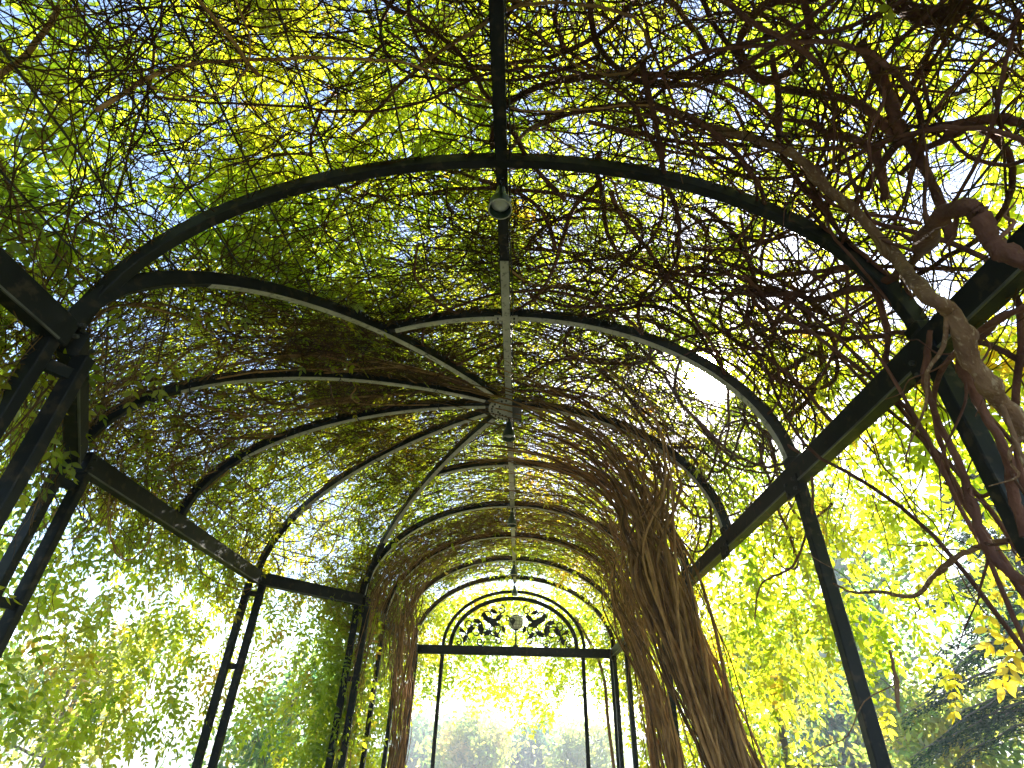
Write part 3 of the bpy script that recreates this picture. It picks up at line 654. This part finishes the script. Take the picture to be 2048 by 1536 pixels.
def leaf_mesh(vi, tb):
    key = (vi, tb)
    if key not in VARMESH:
        V, Fc = VAR[vi]; me = bpy.data.meshes.new('leaf'); me.from_pydata([tuple(v) for v in V], [], [tuple(int(q) for q in f) for f in Fc])
        a = me.attributes.new('tint', 'FLOAT', 'POINT'); a.data.foreach_set('value', np.full(len(V), tb/12, np.float32)); me.materials.append(M_leaf); VARMESH[key] = me
    return VARMESH[key]
def leaves(parent, pos, dirv, nrm, tint, scale, nparts, seed, far=False):
    """pos, rachis direction, blade normal per leaf; the nearest in view become 'leaf' parts, the rest one stuff mesh"""
    rg = np.random.default_rng(seed)
    keep = ~near_sunray(pos, 2.4) | (rg.random(len(pos)) < .3); keep &= ~near_sunray(pos, 2.0)
    keep &= np.linalg.norm(pos-CP, axis=1) > 1.0
    pos, dirv, nrm, tint, scale = pos[keep], dirv[keep], nrm[keep], tint[keep], scale[keep]
    X = dirv/np.linalg.norm(dirv, axis=1, keepdims=True); Zn = nrm-(nrm*X).sum(1, keepdims=True)*X; Zn /= np.linalg.norm(Zn, axis=1, keepdims=True)+1e-9; Yn = np.cross(Zn, X)
    vi = rg.integers(0, len(VAR), len(pos))
    d = pos-CP; f = d@np.array(fwd); uu = (d@np.array(right))/np.maximum(f, .1)*F; vv = (d@np.array(up))/np.maximum(f, .1)*F
    vis = (f > .3) & (np.abs(uu) < 1000) & (np.abs(vv) < 760); dist = np.linalg.norm(d, axis=1)+np.where(vis, 0, 100)
    order = np.argsort(dist); part = np.zeros(len(pos), bool); sel = order[:nparts]; sel = sel[vis[sel]]; part[sel] = True
    pl = Vector(parent.location)
    for i in sel:
        o = bpy.data.objects.new('leaf', leaf_mesh(int(vi[i]), int(np.clip(round(tint[i]*12), 0, 12))))
        M = Matrix(((X[i, 0], Yn[i, 0], Zn[i, 0]), (X[i, 1], Yn[i, 1], Zn[i, 1]), (X[i, 2], Yn[i, 2], Zn[i, 2]))).to_4x4()@Matrix.Scale(float(scale[i]), 4)
        M.translation = Vector(pos[i])-pl; COL.objects.link(o); o.parent = parent; o.matrix_local = M
    Vs = []; Fs = []; Ts = []; off = 0
    for v in range(len(VAR)):
        G, Fc = (VARF if far else VAR)[v]; q = np.where((vi == v) & ~part)[0]
        if len(q) == 0: continue
        W = (G[None, :, 0, None]*X[q][:, None]+G[None, :, 1, None]*Yn[q][:, None]+G[None, :, 2, None]*Zn[q][:, None])*scale[q][:, None, None]+pos[q][:, None]
        Vs.append(W.reshape(-1, 3)); Fs.append((Fc[None]+(np.arange(len(q))*len(G))[:, None, None]).reshape(-1, 3)+off); Ts.append(np.repeat(tint[q], len(G))); off += len(q)*len(G)
    o = mesh_np('leaf_mass', np.concatenate(Vs), np.concatenate(Fs), M_leaf, parent, tint=np.concatenate(Ts)); tag(o, kind='stuff'); return o
def tint_of(P, seed, base=.42, amp=.26):
    t = base+.7*amp*snoise(P, 1.1, seed)+.10*snoise(P, .35, seed+1)+np.random.default_rng(seed).normal(0, .09, len(P))
    return np.clip(t, .02, .97)
def roof_leaves(n, side, u0, u1, t0, t1, r0, r1, seed, gap=.0, gapscale=.9):
    """scatter on the roof; returns arrays"""
    rg = np.random.default_rng(seed); u = rg.uniform(u0, u1, n); th = rg.uniform(t0, t1, n); r = r0+(r1-r0)*rg.random(n)**1.3
    P = surf(side, u, th, r)
    w = snoise(P, gapscale, seed+7, 3); keep = w > gap-rg.random(n)*.35
    P = P[keep]; th = th[keep]; m_ = len(P)
    c = surf(side, u[keep], th, r[keep]+.1)-P; nr = c/np.linalg.norm(c, axis=1, keepdims=True)
    az = rg.uniform(0, 2*np.pi, m_); D = np.stack([np.cos(az), np.sin(az), rg.normal(-.25, .35, m_)], 1)+nr*.35
    low = np.clip(.7-np.maximum(th, 0), 0, 1)[:, None]; D = D*(1-low*.5)+np.array([0, 0, -1.0])*low*.9
    Nn = np.tile(np.array([0, 0, 1.]), (m_, 1))+nr*.8+rg.normal(0, .45, (m_, 3))
    return P, D, Nn
def cat(*a): return [np.concatenate(q) for q in zip(*a)]
def put(parent, arrs, nparts, seed, base=.42, amp=.26, sc=(.62, 1.22), far=False):
    P, D, Nn = arrs; rg = np.random.default_rng(seed)
    return leaves(parent, P, D, Nn, tint_of(P, seed, base, amp), rg.uniform(*sc, len(P)), nparts, seed, far)
put(V_near_l, cat(roof_leaves(5200, -1, -2.6, 1.9, -.1, 1.6, .22, .75, 41, -.65), roof_leaves(2400, -2, 1.7, 4.4, .6, 1.6, .2, .55, 42, -.3), roof_leaves(1300, -2, 4.2, 6.8, .6, 1.6, .2, .6, 142, -.5)), 300, 43, .52, .18)
put(V_near_r, cat(roof_leaves(6100, 1, -2.6, 4.2, -.1, 1.6, .25, .75, 44, -.35), roof_leaves(420, 1, 1.5, 4.2, -.6, .1, .3, .9, 45, -.05)), 300, 46, .52, .2)
put(V_bay, cat(roof_leaves(4000, -1, 1.8, 6.8, -.1, 1.15, .14, .55, 47, -.35), roof_leaves(2600, -1, 1.4, 6.8, -1.15, .1, .1, .9, 48, -.05, .7)), 300, 49, .56, .2)
put(V_bund_r, cat(roof_leaves(3600, 1, 4.0, 10.9, .05, 1.6, .16, .6, 50, -.4), roof_leaves(500, 1, 3.6, 5.4, -.75, .1, .25, .8, 151, -.1, .8), roof_leaves(2100, 1, 5.4, 10.9, -1.6, .1, .25, 1.0, 51, -.1, .8), roof_leaves(1100, 1, 7.0, 10.9, .3, 1.6, .1, .4, 152, -.4)), 300, 52, .56, far=True)
put(V_bund_l, cat(roof_leaves(520, -1, 6.5, 7.4, -1.5, .0, -.06, .3, 153, -.6), roof_leaves(3400, -1, 6.8, 10.9, .05, 1.6, .16, .6, 53, -.3), roof_leaves(2200, -1, 6.6, 10.9, -1.7, .1, .1, .8, 54, -.1, .8)), 300, 55, .5, far=True)
yl = [(1985, 1190, 3.1), (1990, 1225, 3.1), (2000, 1260, 3.15), (2040, 1245, 3.0), (1900, 1330, 3.6), (1890, 1310, 3.6), (1760, 1380, 4.2), (1770, 1400, 4.1), (1745, 1420, 4.2), (1990, 1110, 3.2), (2010, 1060, 3.2), (2045, 1290, 3.0), (1860, 1250, 3.9), (1700, 1300, 4.4)]
P = np.array([CP+np.array(ray(a, b))*c for a, b, c in yl]); rg = np.random.default_rng(77); m_ = len(P)
leaves(V_near_r, P, rg.normal(0, .35, (m_, 3))+np.array([0, 0, -1.]), rg.normal(0, .3, (m_, 3))+np.array([-.5, -.8, .2]), rg.uniform(.72, .9, m_), rg.uniform(.8, 1.1, m_), 0, 78)
# end curtain
rg = np.random.default_rng(61); n = 5200
P = np.stack([rg.uniform(-2.6, 2.8, n), YEND+rg.uniform(.3, 1.6, n), 0*rg.random(n)], 1)
top = ZS+1.4*np.sqrt(np.clip(1-(P[:, 0]/2.9)**2, 0, 1)); bot = 2.25+.35*snoise(P, 1.3, 62); P[:, 2] = bot+(top-bot)*rg.random(n)**.8
w = snoise(P, .8, 63, 3); P = P[w > -.25-rg.random(n)*.4]; m_ = len(P)
D = np.stack([rg.normal(0, .5, m_), rg.normal(0, .5, m_), rg.uniform(-1.3, -.2, m_)], 1); Nn = rg.normal(0, .6, (m_, 3))+np.array([0, -.9, .3])
put(V_end, (P, D, Nn), 300, 64, .5, .3, far=True)
runners(V_end, 260, 16, .06, (.0018, .005), [(.5, 10.9, 11.4, -.5, 1.6, 1, 1.4, .6, .3, .0, .3), (.5, 10.9, 11.4, -.5, 1.6, -1, 1.4, .6, .3, .0, .3)], seed=65)
tube_obj('trunk', smooth_path([(1.75, YEND+.7, 0), (1.8, YEND+.65, .9), (1.72, YEND+.5, 1.8), (1.65, YEND+.45, 2.7), (1.2, YEND+.5, 3.6)]), .03, M_bark, V_end, 8)
tube_obj('trunk', smooth_path([(-HA-.55, .2, 0), (-HA-.45, .25, .9), (-HA-.4, .1, 1.9), (-HA-.2, -.2, 2.8), (-1.7, -.5, 3.6)]), .03, M_bark, V_near_l, 8)
tube_obj('trunk', smooth_path([(-2.85, 3.2, 0), (-2.8, 3.15, .9), (-2.78, 3.1, 1.8), (-2.72, 3.05, 2.8), (-2.5, 3.1, 3.5)]), .018, M_bark, V_bay, 8)

# ---------------------------------------------------------------- trees beyond
def tree(name, label, x, y, z0, h, cr, seed, tb=.5, mat=M_far, nleaf=9000, ls=.09, cz=.62, flat=.8, trunk_r=None, group='trees beyond the pergola', trunkmat=M_trunk):
    t = tag(empty(name, (x, y, z0)), label, 'tree', group); rg = np.random.default_rng(seed)
    tr = trunk_r or h*.018
    K = 9; zz = np.linspace(0, h*.8, K); P = np.stack([x+.02*h*np.sin(zz/h*4+seed), y+.02*h*np.cos(zz/h*3+seed), z0+zz], 1)
    V, Fq = tubes(P[None], (tr*np.linspace(1.2, .3, K))[None], 8); mesh_np('trunk', V, Fq, trunkmat, t, smooth=True)
    nb = 26; tips = []; BP = []
    for i in range(nb):
        f = rg.uniform(.25, .95); b0 = P[0]+(P[-1]-P[0])*f; a = rg.uniform(0, 6.28); el = rg.uniform(-.1, 1.0)
        Lb = cr*rg.uniform(.55, 1.05)*(1-.35*f); dv = np.array([math.cos(a)*math.cos(el), math.sin(a)*math.cos(el), math.sin(el)*flat])
        q = np.array([b0+dv*Lb*s+np.array([0, 0, .12*Lb*s*s]) for s in np.linspace(0, 1, 6)]); q += rg.normal(0, .02*Lb, q.shape); BP.append(q); tips.append(q)
    V, Fq = tubes(np.array(BP), np.tile(tr*.45*np.linspace(1, .2, 6), (nb, 1)), 5); mesh_np('limbs', V, Fq, trunkmat, t, smooth=True)
    tips = np.array(tips); ci = rg.integers(0, nb, nleaf); cj = rg.integers(2, 6, nleaf)
    c = tips[ci, cj]+rg.normal(0, 1, (nleaf, 3))*cr*np.array([.19, .19, .13])
    w = snoise(c, cr*.45, seed+3, 2); c = c[w > -.55]; m_ = len(c)
    a = rg.normal(size=(m_, 3)); a /= np.linalg.norm(a, axis=1, keepdims=True); b = np.cross(a, rg.normal(size=(m_, 3))); b /= np.linalg.norm(b, axis=1, keepdims=True)
    s = ls*rg.uniform(.6, 1.3, m_)[:, None]
    V = np.stack([c-a*s, c-b*s*.45, c+a*s, c+b*s*.45], 1).reshape(-1, 3); Fq = np.arange(m_*4).reshape(-1, 4)
    tn = np.clip(tb+.18*snoise(c, cr*.6, seed+5)+rg.normal(0, .08, m_), 0, 1)
    mesh_np('crown', V, Fq, mat, t, tint=np.repeat(tn, 4)); return t
tree('broadleaf_tree', 'yellow green tree low behind the right bundle and the thin right post', 4.3, 10.4, -.3, 4.2, 1.8, 101, .6, nleaf=9000, ls=.06)
tree('broadleaf_tree', 'pale trunked tree standing behind the thin right post', 8.2, 14.2, -.6, 11, 3.0, 102, .4, nleaf=9000, ls=.08, trunk_r=.2, trunkmat=M_pale)
tree('broadleaf_tree', 'bushy lime green tree outside the left bay', -7.5, 6.6, -.1, 4.0, 2.3, 103, .5, nleaf=7000, ls=.06)
tree('broadleaf_tree', 'golden tree at the lower left beyond the double post', -8.5, 12, -.4, 4.2, 2.3, 104, .68, nleaf=7000, ls=.07)
tree('broadleaf_tree', 'leafy green tree seen between the two left bay posts', -5.2, 14.5, -.5, 4.0, 2.0, 105, .4, nleaf=7000, ls=.08)
tree('broadleaf_tree', 'orange tinged tree low in the far opening of the tunnel', -4.6, 66, -10, 15, 6.0, 106, .68, nleaf=8000, ls=.36)
tree('broadleaf_tree', 'blue green rounded tree low in the middle of the far opening', 1.2, 82, -12, 18.5, 6.0, 107, .02, nleaf=8000, ls=.4)
tree('broadleaf_tree', 'pale yellow tree low at the right of the far opening', 7.6, 70, -10, 15, 6.0, 108, .6, nleaf=8000, ls=.36)
tree('broadleaf_tree', 'grey green tree low at the left of the far opening', -13, 85, -12, 19, 8, 109, .2, nleaf=8000, ls=.42)
tree('broadleaf_tree', 'hazy teal tree low between the right stem bundle and the thin post', 13.5, 27, -1.8, 7.5, 4.0, 110, .0, nleaf=11000, ls=.16)
tree('broadleaf_tree', 'tall misty green tree right of the tunnel end', 17, 34, -2, 12.0, 5.2, 111, .12, nleaf=9000, ls=.2)
tree('broadleaf_tree', 'loose yellow green tree behind the conifer at the right edge', 15, 16, -.4, 8, 3.4, 112, .5, nleaf=7000, ls=.12)
# conifer at the right edge with drooping boughs
def conifer(x, y, z0, h, cr, seed, label):
    t = tag(empty('conifer_tree', (x, y, z0)), label, 'tree', 'trees beyond the pergola'); rg = np.random.default_rng(seed)
    P = np.stack([np.full(8, x), np.full(8, y), z0+np.linspace(0, h, 8)], 1); V, Fq = tubes(P[None], (.14*np.linspace(1.2, .1, 8))[None], 8); mesh_np('trunk', V, Fq, M_trunk, t, smooth=True)
    nb = 120; B = []
    for i in range(nb):
        f = rg.uniform(.12, .97); Lb = cr*(1-f)**.7*rg.uniform(.75, 1.1)+.2; a = rg.uniform(0, 6.28); s = np.linspace(0, 1, 7)
        B.append(np.stack([x+math.cos(a)*Lb*s, y+math.sin(a)*Lb*s, z0+f*h+.15*Lb*s-.42*Lb*s*s], 1)+rg.normal(0, .02, (7, 3)))
    B = np.array(B); V, Fq = tubes(B, np.tile(.022*np.linspace(1, .2, 7), (nb, 1)), 4); mesh_np('boughs', V, Fq, M_trunk, t)
    n = 60000; ci = rg.integers(0, nb, n); f = rg.random(n)**.7*6; i0 = np.minimum(f.astype(int), 5); fr = (f-i0)[:, None]
    c = B[ci, i0]*(1-fr)+B[ci, i0+1]*fr; dv = B[ci, i0+1]-B[ci, i0]; dv /= np.linalg.norm(dv, axis=1, keepdims=True)
    sd = np.cross(dv, (0, 0, 1)); off = rg.normal(0, .17, n)[:, None]; c = c+sd*off+np.stack([0*f, 0*f, -.3*np.abs(off[:, 0])-np.abs(rg.normal(0, .05, n))], 1)
    a = dv*.7+sd*np.sign(off)*.8+rg.normal(0, .25, (n, 3)); a /= np.linalg.norm(a, axis=1, keepdims=True); b = np.cross(a, rg.normal(size=(n, 3))); b /= np.linalg.norm(b, axis=1, keepdims=True)
    s = rg.uniform(.03, .065, n)[:, None]; V = np.stack([c-a*s, c-b*s*.2, c+a*s, c+b*s*.2], 1).reshape(-1, 3)
    mesh_np('needles', V, np.arange(n*4).reshape(-1, 4), M_conifer, t, tint=np.repeat(np.clip(.4+.3*snoise(c, .6, seed)+rg.normal(0, .1, n), 0, 1), 4))
conifer(7.9, 8.6, -.2, 6.0, 2.9, 121, 'dark green conifer with drooping boughs at the lower right edge')

# ---------------------------------------------------------------- air
bm = bmesh.new(); bmesh.ops.create_cube(bm, size=1, matrix=Matrix.Translation((0, 0, -2))@Matrix.Diagonal((1900, 1900, 34, 1)))
mh, t = newmat('pale_haze'); vo = t.nodes.new('ShaderNodeVolumePrincipled'); vo.inputs['Density'].default_value = .0026; vo.inputs['Color'].default_value = (.86, .93, 1, 1); vo.inputs['Anisotropy'].default_value = .2
ou = t.nodes.new('ShaderNodeOutputMaterial'); t.links.new(vo.outputs[0], ou.inputs['Volume'])
tag(bm_obj('haze', bm, mh), kind='stuff')
tree('broadleaf_tree', 'dense mixed green tree filling the corner behind the conifer boughs', 13.5, 13.0, -.6, 6.5, 3.6, 131, .25, nleaf=12000, ls=.1)
tree('broadleaf_tree', 'low shrubby yellow green tree beneath the conifer at the bottom right', 8.6, 12.6, -1.2, 4.4, 2.4, 132, .62, nleaf=9000, ls=.08)
# wiring and fixings of the frame
for a_, b_ in zip([-1.0]+[ARCH_Y[i] for i in (0, 2, 4, 6)], [ARCH_Y[i] for i in (0, 2, 4, 6)]+[YEND]):
    ys = np.linspace(a_+.1, b_+.1, 14)
    tube_obj('lamp_cable', [(.045+.006*math.sin(y*5), y, ZR+.02-.03*math.sin((y-a_-.1)/(b_-a_)*PI)) for y in ys], .0045, M_tie, pergola, 5)
for nd in (NA, NB_, NC_, ND):
    for dz in (-.015, -.075):
        for dx in (-.05, .05):
            bm = bmesh.new(); bmesh.ops.create_cone(bm, cap_ends=True, segments=6, radius1=.011, radius2=.009, depth=.016, matrix=Matrix.Translation((nd[0]+.055, nd[1]+dx, ZS+dz))@Matrix.Rotation(PI/2, 4, 'Y'))
            bm_obj('bolt', bm, M_bolt, pergola)
for k, y in enumerate(ARCH_Y[:6]):                     # collars where the ribs stand on the right beam
    bm = bmesh.new(); bmesh.ops.create_cube(bm, size=1, matrix=Matrix.Translation((HA+.037, y, ZS+.045))@Matrix.Diagonal((.098, .085, .05, 1)))
    bmesh.ops.bevel(bm, geom=bm.edges[:], offset=.006, segments=1, affect='EDGES'); bm_obj('collar', bm, M_iron, pergola)
